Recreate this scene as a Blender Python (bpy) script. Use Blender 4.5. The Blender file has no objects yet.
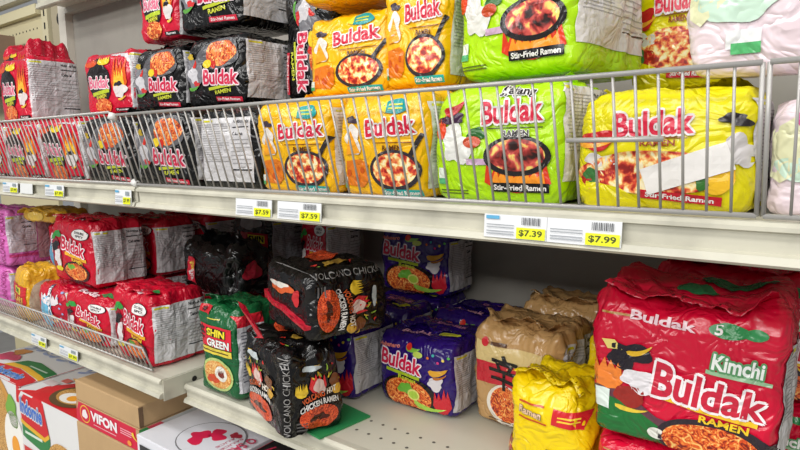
import bpy, bmesh, math, random
from mathutils import Vector, Matrix, noise
from mathutils.bvhtree import BVHTree

C = bpy.context.scene.collection
CH = 1.25                      # camera height above the floor; shelf heights below are relative to it
R = math.radians

# ------------------------------------------------------------------ materials
def lin(c):
    o = []
    for v in c:
        v /= 255.0
        o.append(v / 12.92 if v <= .04045 else ((v + .055) / 1.055) ** 2.4)
    return (*o, 1)

_m = {}
def mat(rgb, rough=.5, metal=0, bump=0, bscale=60, coat=0, var=0, key=None):
    k = key or (tuple(rgb), rough, metal, bump, bscale, coat, var)
    if k in _m:
        return _m[k]
    m = bpy.data.materials.new('mat_%d' % len(_m)); m.use_nodes = True
    nt = m.node_tree; b = nt.nodes['Principled BSDF']
    b.inputs['Base Color'].default_value = lin(rgb)
    b.inputs['Roughness'].default_value = rough
    b.inputs['Metallic'].default_value = metal
    b.inputs['Coat Weight'].default_value = coat
    b.inputs['Coat Roughness'].default_value = .12
    tc = nt.nodes.new('ShaderNodeTexCoord')
    if bump:
        n = nt.nodes.new('ShaderNodeTexNoise'); n.inputs['Scale'].default_value = bscale
        n.inputs['Detail'].default_value = 3; n.inputs['Distortion'].default_value = .8
        nt.links.new(tc.outputs['Object'], n.inputs['Vector'])
        bp = nt.nodes.new('ShaderNodeBump'); bp.inputs['Strength'].default_value = bump; bp.inputs['Distance'].default_value = .004
        if coat and bscale < 50:
            n.inputs['Detail'].default_value = 2; n.inputs['Distortion'].default_value = 1.2
            h = n.outputs['Fac']
            for op, v in (('SUBTRACT', .5), ('ABSOLUTE', 0), ('MULTIPLY', 7), ('MINIMUM', 1)):
                q = nt.nodes.new('ShaderNodeMath'); q.operation = op; q.inputs[1].default_value = v; nt.links.new(h, q.inputs[0]); h = q.outputs[0]
            nt.links.new(h, bp.inputs['Height'])
        else:
            nt.links.new(n.outputs['Fac'], bp.inputs['Height'])
        nt.links.new(bp.outputs['Normal'], b.inputs['Normal'])
        if coat: nt.links.new(bp.outputs['Normal'], b.inputs['Coat Normal'])
    if var:
        n2 = nt.nodes.new('ShaderNodeTexNoise'); n2.inputs['Scale'].default_value = 14; n2.inputs['Detail'].default_value = 5
        nt.links.new(tc.outputs['Object'], n2.inputs['Vector'])
        mx = nt.nodes.new('ShaderNodeMixRGB'); mx.inputs[1].default_value = lin(rgb)
        mx.inputs[2].default_value = lin([v * (1 - var) for v in rgb])
        rp = nt.nodes.new('ShaderNodeValToRGB'); rp.color_ramp.elements[0].position = .45; rp.color_ramp.elements[1].position = .75
        nt.links.new(n2.outputs['Fac'], rp.inputs['Fac']); nt.links.new(rp.outputs['Color'], mx.inputs[0])
        nt.links.new(mx.outputs[0], b.inputs['Base Color'])
    _m[k] = m
    return m

def film(rgb):          # glossy crinkled plastic film
    return mat(rgb, .23, 0, .48, 24, .12)
def ink(rgb):           # printing on that film
    return mat(rgb, .27, 0, .42, 24, .1)
def card(rgb, var=.06):
    return mat(rgb, .75, 0, .08, 200, 0, var)

def food(*cols, scale=110, dist=2.5):
    k = ('food', cols, scale)
    if k in _m: return _m[k]
    m = bpy.data.materials.new('mat_%d' % len(_m)); m.use_nodes = True
    nt = m.node_tree; b = nt.nodes['Principled BSDF']; b.inputs['Roughness'].default_value = .34
    b.inputs['Coat Weight'].default_value = .2
    tc = nt.nodes.new('ShaderNodeTexCoord')
    n = nt.nodes.new('ShaderNodeTexNoise'); n.inputs['Scale'].default_value = scale; n.inputs['Detail'].default_value = 2
    n.inputs['Distortion'].default_value = dist
    nt.links.new(tc.outputs['Object'], n.inputs['Vector'])
    rp = nt.nodes.new('ShaderNodeValToRGB'); e = rp.color_ramp.elements
    e[0].position = .36; e[0].color = lin(cols[0]); e[1].position = .66; e[1].color = lin(cols[-1])
    for i, c in enumerate(cols[1:-1]):
        x = e.new(.36 + .3 * (i + 1) / (len(cols) - 1)); x.color = lin(c)
    nt.links.new(n.outputs['Fac'], rp.inputs['Fac']); nt.links.new(rp.outputs['Color'], b.inputs['Base Color'])
    _m[k] = m
    return m

WHITE = (236, 232, 230); BLK = (14, 13, 15); LOGO = (205, 30, 62)
NOOD = food((120, 25, 10), (215, 75, 25), (235, 130, 50), (250, 205, 120))
STIR = food((150, 26, 22), (214, 66, 44), (240, 150, 80), (250, 228, 150), (252, 240, 200), scale=120, dist=.3)
DARKSTIR = food((40, 14, 12), (150, 40, 35), (215, 85, 75), (240, 215, 110), scale=80, dist=.4)
VOLC = food((120, 25, 8), (215, 70, 30), (240, 110, 60), scale=150)
PALE = food((190, 110, 40), (225, 160, 80), (245, 215, 150))
FRIED = food((150, 95, 30), (205, 150, 70), (235, 195, 120), scale=140)

# ------------------------------------------------------------------ objects
def link(name, data, parent=None):
    o = bpy.data.objects.new(name, data); C.objects.link(o)
    if parent: o.parent = parent
    return o
def tag(o, label, cat, group=None, kind=None):
    o['label'] = label; o['category'] = cat
    if group: o['group'] = group
    if kind: o['kind'] = kind
    return o
def thing(name, loc, label, cat, group=None, rot=(0, 0, 0)):
    o = link(name, None); o.location = loc; o.rotation_euler = rot
    return tag(o, label, cat, group)
def struct(o):
    o['kind'] = 'structure'; return o

class MB:
    def __init__(s): s.v = []; s.f = []; s.mi = []; s.mats = []
    def m(s, material):
        if material not in s.mats: s.mats.append(material)
        return s.mats.index(material)
    def add(s, vs, fs, material):
        b = len(s.v); i = s.m(material)
        s.v.extend(Vector(v) for v in vs)
        for f in fs: s.f.append([b + k for k in f]); s.mi.append(i)
    def box(s, x0, x1, y0, y1, z0, z1, material, bev=0):
        bm = bmesh.new(); bmesh.ops.create_cube(bm, size=1)
        for v in bm.verts:
            v.co = ((x0 + x1) / 2 + v.co.x * (x1 - x0), (y0 + y1) / 2 + v.co.y * (y1 - y0), (z0 + z1) / 2 + v.co.z * (z1 - z0))
        if bev: bmesh.ops.bevel(bm, geom=bm.edges[:], offset=bev, segments=2, affect='EDGES', profile=.6)
        bm.verts.index_update()
        s.add([v.co.copy() for v in bm.verts], [[v.index for v in f.verts] for f in bm.faces], material); bm.free()
    def tube(s, pts, r, material, n=8):
        pts = [Vector(p) for p in pts]; vs = []; fs = []
        for i, p in enumerate(pts):
            d = (pts[min(i + 1, len(pts) - 1)] - pts[max(i - 1, 0)]).normalized()
            a = d.cross(Vector((0, 0, 1)) if abs(d.z) < .9 else Vector((1, 0, 0))).normalized(); b = d.cross(a)
            for k in range(n):
                t = 2 * math.pi * k / n; vs.append(p + (a * math.cos(t) + b * math.sin(t)) * r)
        for i in range(len(pts) - 1):
            for k in range(n):
                fs.append([i * n + k, i * n + (k + 1) % n, (i + 1) * n + (k + 1) % n, (i + 1) * n + k])
        fs.append(list(range(n))); fs.append([(len(pts) - 1) * n + k for k in range(n)])
        s.add(vs, fs, material)
    def prism(s, prof, x0, x1, material):   # profile of (y,z) extruded along x
        n = len(prof)
        vs = [(x0, y, z) for y, z in prof] + [(x1, y, z) for y, z in prof]
        fs = [[i, (i + 1) % n, n + (i + 1) % n, n + i] for i in range(n)] + [list(range(n))[::-1], list(range(n, 2 * n))]
        s.add(vs, fs, material)
    def build(s, name, parent=None, smooth=False):
        me = bpy.data.meshes.new(name)
        me.from_pydata([tuple(v) for v in s.v], [], s.f)
        for m in s.mats: me.materials.append(m)
        for p, i in zip(me.polygons, s.mi): p.material_index = i; p.use_smooth = smooth
        bm = bmesh.new(); bm.from_mesh(me); bmesh.ops.recalc_face_normals(bm, faces=bm.faces[:]); bm.to_mesh(me); bm.free()
        me.update()
        return link(name, me, parent)

# ------------------------------------------------------------------ flat shapes for printing
_tc = {}
def text2d(s, off=0.0):
    k = (s, off)
    if k in _tc: return _tc[k]
    cu = bpy.data.curves.new('lettering', 'FONT'); cu.body = s; cu.size = 1; cu.offset = off; cu.resolution_u = 3
    cu.fill_mode = 'FRONT'
    o = bpy.data.objects.new('lettering', cu); C.objects.link(o)
    dg = bpy.context.evaluated_depsgraph_get(); ev = o.evaluated_get(dg); me = ev.to_mesh()
    vs = [(v.co.x, v.co.y) for v in me.vertices]; fs = [list(p.vertices) for p in me.polygons]
    ev.to_mesh_clear(); bpy.data.objects.remove(o); bpy.data.curves.remove(cu)
    _tc[k] = (vs, fs)
    return _tc[k]
def ell2d(cx, cy, rx, ry, n=28):
    return [(cx + rx * math.cos(2 * math.pi * i / n), cy + ry * math.sin(2 * math.pi * i / n)) for i in range(n)]
def blob2d(cx, cy, rx, ry, seed=0, amp=.2, n=30):
    rd = random.Random(seed); ph = [rd.uniform(0, 6.3) for _ in range(4)]
    o = []
    for i in range(n):
        t = 2 * math.pi * i / n
        k = 1 + amp * (math.sin(2 * t + ph[0]) + .7 * math.sin(3 * t + ph[1]) + .6 * math.sin(5 * t + ph[2])) / 1.6
        o.append((cx + rx * k * math.cos(t), cy + ry * k * math.sin(t)))
    return o
def flame2d(cx, cy, rx, ry, seed=0, spikes=5):
    rd = random.Random(seed); o = [(cx - rx, cy - ry * .4)]
    for i in range(spikes):
        x = cx - rx + 2 * rx * (i + .5) / spikes
        o.append((x + rd.uniform(-.05, .1) * rx, cy + ry * rd.uniform(.55, 1)))
        if i < spikes - 1: o.append((cx - rx + 2 * rx * (i + 1) / spikes, cy + ry * rd.uniform(-.1, .3)))
    o += [(cx + rx, cy - ry * .4), (cx + rx * .6, cy - ry * .85), (cx, cy - ry), (cx - rx * .6, cy - ry * .85)]
    return o
def chili2d(cx, cy, L, w, ang):
    up, dn = [], []
    for i in range(9):
        t = i / 8; x = (t - .5) * L; y = .25 * L * (t - .5) ** 2 * 2; h = w * (1 - t) ** .6 * (1 if i else .5)
        up.append((x, y + h)); dn.append((x, y - h))
    p = up + dn[::-1]; c, s = math.cos(ang), math.sin(ang)
    return [(cx + x * c - y * s, cy + x * s + y * c) for x, y in p]

def sliced(vs, fs, cell):
    bm = bmesh.new(); bv = [bm.verts.new((x, y, 0)) for x, y in vs]
    for f in fs:
        try: bm.faces.new([bv[i] for i in f])
        except ValueError: pass
    big = [f for f in bm.faces if len(f.verts) > 4]
    if big: bmesh.ops.triangulate(bm, faces=big)
    xs = [v[0] for v in vs]; ys = [v[1] for v in vs]
    for ax, lo, hi in ((0, min(xs), max(xs)), (1, min(ys), max(ys))):
        k = math.ceil(lo / cell)
        while k * cell < hi:
            co = Vector((0, 0, 0)); co[ax] = k * cell; no = Vector((0, 0, 0)); no[ax] = 1
            bmesh.ops.bisect_plane(bm, geom=bm.verts[:] + bm.edges[:] + bm.faces[:], plane_co=co, plane_no=no, dist=1e-6)
            k += 1
    bm.verts.index_update()
    r = ([(v.co.x, v.co.y) for v in bm.verts], [[v.index for v in f.verts] for f in bm.faces]); bm.free()
    return r

# a surface that prints can be laid on: faces 'front','right','left','top','back'
class Printable:
    def __init__(s, W, D, H):
        s.W, s.D, s.H = W, D, H; s.parts = {}; s.cell = .007; s.rot90 = set(); s.noseal = False
    def size(s, face):
        return {'front': (s.W, s.H), 'back': (s.W, s.H), 'right': (s.D, s.H), 'left': (s.D, s.H), 'top': (s.W, s.D)}[face]
    def ray(s, face, x, y):
        if face == 'front': return Vector((x, -1, y)), Vector((0, 1, 0))
        if face == 'back': return Vector((-x, 2, y)), Vector((0, -1, 0))
        if face == 'right': return Vector((1, x + s.D / 2, y)), Vector((-1, 0, 0))
        if face == 'left': return Vector((-1, s.D / 2 - x, y)), Vector((1, 0, 0))
        return Vector((x, y, 2)), Vector((0, 0, -1))
    def hit(s, face, x, y, off):
        o, d = s.ray(face, x, y)
        p, n, i, t = s.bvh.ray_cast(o, d)
        if p is None:
            q = o + d * {'front': 1, 'back': 2 - s.D, 'right': 1 - s.W / 2, 'left': 1 - s.W / 2, 'top': 2 - s.H}[face]
            p, n, i, t = s.bvh.find_nearest(q)
        if n.dot(d) > 0: n = -n
        n = (n * .5 - d * .5).normalized()
        return p + n * off
    def lay(s, face, vs, fs, material, layer=0, part='wrapper', cell=None):
        vs, fs = sliced(vs, fs, cell or s.cell)
        key = part if part == 'wrapper' or part == 'box_body' else part + '@' + face
        mb = s.parts.setdefault(key, MB())
        mb.add([s.hit(face, x, y, .0015 + .0003 * layer) for x, y in vs], fs, material)
    def tf(s, face, pts):
        w, h = s.size(face)
        if face in s.rot90: pts = [(y, 1 - x) for x, y in pts]
        return [((x - .5) * w, y * h) for x, y in pts]
    def poly(s, face, pts, material, layer=0, part='wrapper'):
        v = s.tf(face, pts); s.lay(face, v, [list(range(len(v)))], material, layer, part)
    def ell(s, face, cx, cy, rx, ry, material, layer=0, part='wrapper'):
        s.poly(face, ell2d(cx, cy, rx, ry), material, layer, part)
    def rect(s, face, x0, y0, x1, y1, material, layer=0, part='wrapper', rot=0):
        w, h = s.size(face); c = [(x0, y0), (x1, y0), (x1, y1), (x0, y1)]
        v = s.tf(face, c)
        if rot:
            mx, my = sum(p[0] for p in v) / 4, sum(p[1] for p in v) / 4; cc, ss = math.cos(R(rot)), math.sin(R(rot))
            v = [(mx + (x - mx) * cc - (y - my) * ss, my + (x - mx) * ss + (y - my) * cc) for x, y in v]
        s.lay(face, v, [[0, 1, 2, 3]], material, layer, part)
    def text(s, face, t, cx, cy, w, h, material, layer=3, part='wrapper', rot=0, bold=.03, outline=None, ow=.09, slant=0, arc=0, grow=0):
        W, H = s.size(face); vs, fs = text2d(t, bold)
        RW, RH = W, H
        if face in s.rot90: cx, cy, rot, W, H = cy, 1 - cx, rot - 90, H, W
        x0, x1 = min(v[0] for v in vs), max(v[0] for v in vs); y0, y1 = min(v[1] for v in vs), max(v[1] for v in vs)
        mx, my = (x0 + x1) / 2, (y0 + y1) / 2
        vert = abs(abs(rot + (90 if face in s.rot90 else 0)) - 90) < 30
        kx = (w * (H if vert else W)) / (x1 - x0); ky = (h * (W if vert else H)) / (y1 - y0)
        cc, ss = math.cos(R(rot)), math.sin(R(rot)); X, Y = (cx - .5) * RW, cy * RH
        def tr(p):
            x, y = (p[0] - mx) * kx, (p[1] - my) * ky
            if grow: y *= 1 - grow * (x / (w * W))
            x += slant * y; y -= arc * (x / (w * W)) ** 2 * H
            return (X + x * cc - y * ss, Y + x * ss + y * cc)
        if outline:
            for q in range(8):
                ax, ay = ow * .75 * math.cos(q * math.pi / 4), ow * .75 * math.sin(q * math.pi / 4)
                s.lay(face, [tr((p[0] + ax, p[1] + ay)) for p in vs], fs, outline, layer - 1, part)
        s.lay(face, [tr(p) for p in vs], fs, material, layer, part)
    def bars(s, face, x0, y0, x1, y1, n, material, layer=2, part='wrapper', fill=.45, seed=1):
        rd = random.Random(seed)
        for i in range(n):
            y = y1 - (y1 - y0) * (i + .5) / n; h = (y1 - y0) / n * fill / 2
            xe = x1 - (x1 - x0) * rd.choice([0, 0, .05, .3])
            s.rect(face, x0, y - h, xe, y + h, material, layer, part)

def fbm(p, s): return noise.noise(p * s)
def ridge(p, s): return 1 - abs(noise.noise(p * s)) * 2

class Pack(Printable):
    """a multipack of instant noodles wrapped in one film bag; front face at y=0, base at z=0"""
    def __init__(s, W, D, H, base, seed=0, crumple=1.0, ears=.5, n=13.0, res=None, topslope=0.0, bulge=.006):
        super().__init__(W, D, H); s.base = base; s.seed = seed
        sd = Vector((seed * 3.71, seed * 1.93, seed * 2.57))
        nx, ny, nz = res or (30, 18, 24)
        key = {}; vs = []; fs = []
        def vert(a, b, c):
            k = (round(a, 5), round(b, 5), round(c, 5))
            if k in key: return key[k]
            l = (abs(a) ** n + abs(b) ** n + abs(c) ** n) ** (1 / n)
            p = Vector((a / l, b / l, c / l)) * 1.0
            p0 = Vector((p.x * W / 2, p.y * D / 2, p.z * H / 2))
            nn = Vector((p.x ** 7 / W if True else 0, p.y ** 7 / D, p.z ** 7 / H))
            nn = nn.normalized() if nn.length else Vector((0, 0, 1))
            q = p0 + sd
            d = .0045 * fbm(q, 14)
            top = max(0, (c - .35) / .65); edge = max(abs(a), abs(b) if abs(b) < 1 else 0)
            amp = .0014 + .0022 * top + .0016 * max(0, (abs(a) - .7) / .3)
            st = Vector((q.x * 26, q.y * 26, q.z * 13))
            d += crumple * amp * (ridge(st, 1) - .5) * 1.3
            d += crumple * amp * .6 * (ridge(q + Vector((5, 5, 5)), 62) - .5)
            if c > .999 or abs(a) > .999:         # creases between the packets inside
                d -= .0011 * (.5 + .5 * math.cos(math.pi * 5 * (b + .2))) * (1 if abs(a) > .999 else 1.4)
            if abs(b) > .999: p0.y += bulge * (1 if b > 0 else -1) * (1 - a * a) * (1 - c * c)
            if abs(a) > .999: p0.x += bulge * .6 * (1 if a > 0 else -1) * (1 - b * b) * (1 - c * c)
            if c < -.999: d = min(d, 0)
            p1 = p0 + nn * d
            # the gathered top: draws in a little and lifts at the corners
            t = max(0.0, (p.z - .5) / .5) ** 2
            p1.y *= 1 - .10 * t; p1.x *= 1 - .035 * t
            p1.z += ears * .012 * t * max(0, abs(p.x) - .55) / .45
            p1.z += topslope * t * p.y
            p1 += Vector((0, D / 2, H / 2))
            if p1.z < 0: p1.z = 0
            key[k] = len(vs); vs.append(p1); return key[k]
        def grid(fn, na, nb, flip):
            for i in range(na):
                for j in range(nb):
                    u0, u1 = -1 + 2 * i / na, -1 + 2 * (i + 1) / na; w0, w1 = -1 + 2 * j / nb, -1 + 2 * (j + 1) / nb
                    f = [vert(*fn(u0, w0)), vert(*fn(u1, w0)), vert(*fn(u1, w1)), vert(*fn(u0, w1))]
                    fs.append(f[::-1] if flip else f)
        grid(lambda u, w: (u, -1, w), nx, nz, False); grid(lambda u, w: (u, 1, w), nx, nz, True)
        grid(lambda u, w: (1, u, w), ny, nz, False); grid(lambda u, w: (-1, u, w), ny, nz, True)
        grid(lambda u, w: (u, w, 1), nx, ny, False); grid(lambda u, w: (u, w, -1), nx, ny, True)
        s.bvh = BVHTree.FromPolygons(vs, fs)
        mb = MB(); mb.add(vs, fs, base); s.parts['wrapper'] = mb
    def seal(s, material, y=.5, lean=-.02, h=.006, x0=-.44, x1=.44, part='top_seal'):
        """the crimped end of the film, folded over on top"""
        if s.noseal: return
        mb = s.parts.setdefault(part, MB()); n = 36; vs = []; rd = random.Random(s.seed)
        for i in range(n + 1):
            x = (x0 + (x1 - x0) * i / n) * s.W
            b = s.hit('top', x, y * s.D + .006 * math.sin(i * .35 + s.seed), -.002)
            wv = .006 * noise.noise(Vector((x * 30, s.seed * 3.3, 0)))
            m = b + Vector((0, lean * .5, h * .9 + wv)); e = b + Vector((0, lean, h + wv * 2 + (.0016 if i % 2 else 0)))
            for p in (b, m, e): vs.append(p)
            for p in (b, m, e): vs.append(p + Vector((0, .0012, -.0006)))
        fs = []
        for i in range(n):
            a, c = i * 6, (i + 1) * 6
            fs += [[a, c, c + 1, a + 1], [a + 1, c + 1, c + 2, a + 2], [a + 4, c + 4, c + 3, a + 3], [a + 5, c + 5, c + 4, a + 4], [a + 2, c + 2, c + 5, a + 5]]
        mb.add(vs, fs, material)
    def panel(s, face, x0=.06, y0=.1, x1=.94, y1=.9, seed=1, split=.62, grey=(205, 203, 205), yellowhead=True):
        """the white panel with ingredients and the nutrition table"""
        P = 'nutrition_panel'; g = ink(grey); fx = [v * .78 for v in grey]
        s.rect(face, x0, y0, x1, y1, g, 0, P)
        ix = ink(fx); w = x1 - x0; xs = x0 + w * split
        if yellowhead: s.rect(face, x0 + .03 * w, y1 - .045, x0 + .25 * w, y1 - .02, ink((200, 195, 40)), 1, P)
        s.bars(face, x0 + .03 * w, y0 + .3 * (y1 - y0), xs - .03 * w, y1 - .06, 17, ix, 1, P, .3, seed)
        s.text(face, 'Nutrition Facts', (xs + x1) / 2, y1 - .05, (x1 - xs) * .9, .045, ink((30, 30, 34)), 1, P)
        s.rect(face, xs, y1 - .13, x1 - .02, y1 - .115, ink((30, 30, 34)), 1, P)
        s.text(face, 'Calories', xs + (x1 - xs) * .35, y1 - .20, (x1 - xs) * .6, .045, ink((30, 30, 34)), 1, P)
        s.bars(face, xs, y0 + .2 * (y1 - y0), x1 - .03, y1 - .25, 8, ix, 1, P, .25, seed + 3)
        s.rect(face, xs, y0 + .18 * (y1 - y0), x1 - .02, y0 + .2 * (y1 - y0), ink((40, 40, 44)), 1, P)
    def build(s, loc, yaw, label, group=None, tilt=(0, 0), cat='noodle pack', name='noodle_multipack'):
        o = thing(name, (loc[0], loc[1], loc[2] + CH), label, cat, group, (R(tilt[0]), R(tilt[1]), R(yaw)))
        for k, mb in s.parts.items(): mb.build(k.split('@')[0], o, smooth=(k in ('wrapper', 'top_seal')))
        return o

# ------------------------------------------------------------------ designs
def d_cheese(p, k=0):
    F = 'front'; p.seal(p.base)
    p.poly(F, blob2d(.70, .865, .13, .075, 3, .12), ink((20, 150, 150)), 1)
    p.poly(F, [(.52, .85), (.60, .93), (.605, .81)], ink((250, 220, 60)), 2)
    p.bars(F, .63, .83, .78, .9, 2, ink((190, 200, 60)), 2)
    p.text(F, 'Buldak', .645, .685, .54, .165, ink(LOGO), 4, 'brand_lettering', rot=3, outline=ink(WHITE))
    p.bars(F, .45, .525, .88, .545, 1, ink((120, 60, 15)), 2)
    p.text(F, 'RAMEN', .66, .485, .2, .05, ink((90, 40, 10)), 2)
    p.poly(F, [(.82, .42), (.86, .40), (.985, .60), (.95, .62)], ink((40, 34, 36)), 1, 'food_picture')
    p.ell(F, .67, .275, .27, .195, ink((50, 44, 52)), 2, 'food_picture')
    p.ell(F, .67, .28, .235, .16, STIR, 3, 'food_picture')
    p.rect(F, .53, .035, .93, .095, ink((40, 170, 165)), 4)
    p.text(F, 'Stir-Fried Ramen', .73, .065, .36, .038, ink(WHITE), 5)
    # cheese block and wedge printed at the left
    p.poly(F, [(.07, .12), (.30, .10), (.37, .16), (.38, .33), (.30, .38), (.10, .36)], ink((222, 120, 22)), 1)
    for q in ((.13, .24, .03), (.24, .19, .035), (.31, .27, .025)): p.ell(F, *q[:2], q[2], q[2] * 1.2, ink((200, 85, 18)), 2)
    p.poly(F, blob2d(.21, .57, .10, .13, 5, .3), ink((228, 222, 214)), 1); p.poly(F, blob2d(.2, .76, .07, .035, 9, .3), ink((60, 46, 60)), 1)
    p.poly(F, [(.10, .42), (.30, .44), (.18, .66)], ink((245, 165, 35)), 2)
    p.rect(F, .04, .09, .10, .2, ink((225, 232, 220)), 3); p.rect(F, .04, .09, .10, .13, ink((70, 160, 90)), 4)
    p.panel('right')
def d_red(p, k=0):
    F = 'front'; p.seal(p.base)
    p.poly(F, blob2d(.38, .56, .26, .33, 11, .18), ink((22, 16, 18)), 1)
    p.poly(F, flame2d(.80, .62, .14, .32, 2, 4), ink((225, 90, 25)), 1); p.poly(F, flame2d(.80, .52, .1, .2, 5, 4), ink((245, 190, 50)), 2)
    p.poly(F, blob2d(.82, .36, .09, .12, 8, .34), ink((222, 215, 212)), 3); p.poly(F, blob2d(.80, .47, .06, .04, 18, .35), ink((30, 26, 40)), 4); p.poly(F, chili2d(.86, .24, .14, .02, .4), ink((235, 190, 60)), 4)
    p.poly(F, flame2d(.5, .87, .12, .07, 8, 5), ink((235, 200, 40)), 2)
    p.poly(F, flame2d(.22, .86, .15, .07, 4, 5), ink((215, 80, 30)), 2)
    p.text(F, 'Buldak', .40, .53, .46, .19, ink((225, 110, 140)), 4, 'brand_lettering', rot=-3, outline=ink(WHITE))
    p.rect(F, .22, .335, .62, .395, ink((185, 205, 40)), 2, rot=4); p.text(F, 'RAMEN', .44, .3, .24, .06, ink((215, 215, 60)), 3, rot=4)
    p.ell(F, .45, .15, .2, .12, NOOD, 3, 'food_picture')
    p.rect(F, .70, .05, .97, .1, ink((25, 20, 22)), 3); p.text(F, 'Ramen', .83, .075, .2, .03, ink(WHITE), 4)
    if k != 2: p.panel('right', x0=.03, x1=.97, y0=.05, y1=.95)
def d_black(p, k=0):
    F = 'front'; p.seal(p.base, h=.014)
    p.poly(F, blob2d(.62, .73, .31, .23, 21, .12), ink((88, 88, 92)), 1)
    p.poly(F, blob2d(.66, .74, .22, .19, 4, .12), NOOD, 2, 'food_picture')
    p.poly(F, chili2d(.52, .60, .16, .06, 2.9), ink((200, 40, 25)), 3); p.ell(F, .46, .60, .07, .06, ink((235, 205, 40)), 4)
    p.poly(F, blob2d(.20, .52, .15, .28, 7, .3), ink((120, 120, 126)), 1)
    p.poly(F, blob2d(.2, .46, .10, .13, 17, .32), ink((206, 204, 208)), 2); p.poly(F, blob2d(.14, .74, .07, .04, 5, .3), ink((200, 170, 40)), 3); p.poly(F, blob2d(.25, .34, .06, .04, 9, .3), ink((205, 50, 50)), 3)
    p.poly(F, chili2d(.24, .62, .12, .035, 1.2), ink((215, 50, 40)), 3); p.poly(F, chili2d(.2, .27, .2, .03, .2), ink((90, 160, 60)), 3)
    p.text(F, 'Buldak', .66, .40, .54, .21, ink((205, 40, 75)), 5, 'brand_lettering', rot=-3, outline=ink((240, 215, 222)))
    p.rect(F, .46, .245, .88, .285, ink((190, 200, 50)), 2, rot=4); p.text(F, 'RAMEN', .68, .20, .26, .055, ink((205, 210, 60)), 3, rot=3)
    p.rect(F, .55, .06, .94, .12, ink((200, 35, 60)), 3, rot=-3); p.text(F, 'Stir-Fried Ramen', .745, .09, .34, .036, ink((240, 220, 220)), 4, rot=-3)
    p.panel('right')
def d_lime(p, k=0):
    F = 'front'; p.seal(p.base)
    p.text(F, 'Jjajang', .68, .915, .27, .085, ink((35, 30, 30)), 4, rot=-6, outline=ink(WHITE))
    p.text(F, 'Buldak', .645, .765, .47, .19, ink(LOGO), 5, 'brand_lettering', rot=2, outline=ink(WHITE))
    p.bars(F, .46, .62, .88, .64, 1, ink((60, 70, 40)), 2); p.text(F, 'RAMEN', .68, .585, .2, .05, ink((35, 30, 30)), 4, outline=ink(WHITE))
    p.poly(F, flame2d(.69, .24, .25, .14, 3, 8), ink((220, 60, 30)), 1, 'food_picture'); p.poly(F, flame2d(.7, .22, .2, .09, 6, 7), ink((245, 150, 40)), 2, 'food_picture')
    p.ell(F, .69, .405, .25, .165, ink((32, 28, 30)), 3, 'food_picture'); p.ell(F, .69, .41, .21, .13, DARKSTIR, 4, 'food_picture')
    p.rect(F, .50, .11, .93, .185, ink((20, 18, 20)), 5); p.text(F, 'Stir-Fried Ramen', .715, .147, .39, .045, ink(WHITE), 6)
    p.rect(F, .3, .33, .47, .38, ink((205, 170, 200)), 1)
    p.poly(F, blob2d(.21, .50, .12, .17, 9, .3), ink((226, 226, 220)), 1)
    p.poly(F, blob2d(.16, .72, .1, .05, 14, .35), ink((60, 30, 60)), 2)
    p.poly(F, chili2d(.2, .8, .2, .05, .5), ink((190, 30, 35)), 3)
    p.poly(F, flame2d(.07, .66, .05, .12, 4, 3), ink((225, 70, 30)), 2)
    p.ell(F, .34, .52, .07, .05, ink((190, 70, 30)), 3); p.poly(F, blob2d(.37, .59, .06, .06, 3, .3), ink((40, 100, 40)), 2)
    p.rect(F, .05, .16, .12, .3, ink((225, 235, 220)), 2); p.rect(F, .05, .16, .12, .21, ink((80, 170, 110)), 3)
    p.bars(F, .06, .07, .3, .12, 2, ink((90, 110, 30)), 1)
    p.panel('right', x0=.04, x1=.96, y0=.2, y1=.97, grey=(214, 210, 208))
def d_yellow(p, k=0):
    F = 'front'; p.seal(p.base)
    p.text(F, 'Buldak', .47, .73, .45, .2, ink(LOGO), 5, 'brand_lettering', rot=2, outline=ink((225, 215, 215)))
    p.bars(F, .32, .6, .66, .62, 1, ink((140, 80, 20)), 2); p.text(F, 'RAMEN', .5, .57, .2, .05, ink((150, 60, 20)), 3)
    p.poly(F, blob2d(.45, .33, .4, .19, 13, .08), STIR, 2, 'food_picture')
    p.poly(F, [(.0, .28), (.28, .20), (.45, .06), (.3, .0), (.0, .0)], p.base, 3)
    p.poly(F, blob2d(.82, .3, .11, .12, 6, .12), ink((240, 190, 40)), 3, 'food_picture'); p.poly(F, chili2d(.74, .3, .2, .04, 2), ink((50, 110, 40)), 4, 'food_picture')
    p.rect(F, .4, .1, .86, .17, ink((195, 25, 45)), 4, rot=-4); p.text(F, 'Stir-Fried Ramen', .63, .135, .38, .04, ink(WHITE), 5, rot=-4)
    p.poly(F, blob2d(.13, .60, .13, .07, 6, .32), ink((190, 30, 35)), 2); p.poly(F, chili2d(.15, .56, .26, .025, .2), ink((235, 160, 50)), 3)
    p.poly(F, blob2d(.16, .43, .09, .06, 7, .35), ink((225, 220, 215)), 2)
    p.poly(F, blob2d(.14, .27, .11, .08, 15, .2), ink((180, 35, 35)), 2); p.poly(F, blob2d(.1, .3, .05, .06, 5, .2), ink((60, 120, 60)), 3)
    p.poly(F, blob2d(.93, .50, .07, .13, 9, .3), ink((205, 200, 200)), 2); p.poly(F, blob2d(.90, .74, .07, .05, 12, .35), ink((40, 34, 38)), 3)
    if k == 1:
        p.rect(F, .42, .25, .90, .47, mat((235, 232, 228), .6), 8, 'paper_sticker', rot=19)
    p.panel('right')
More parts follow.
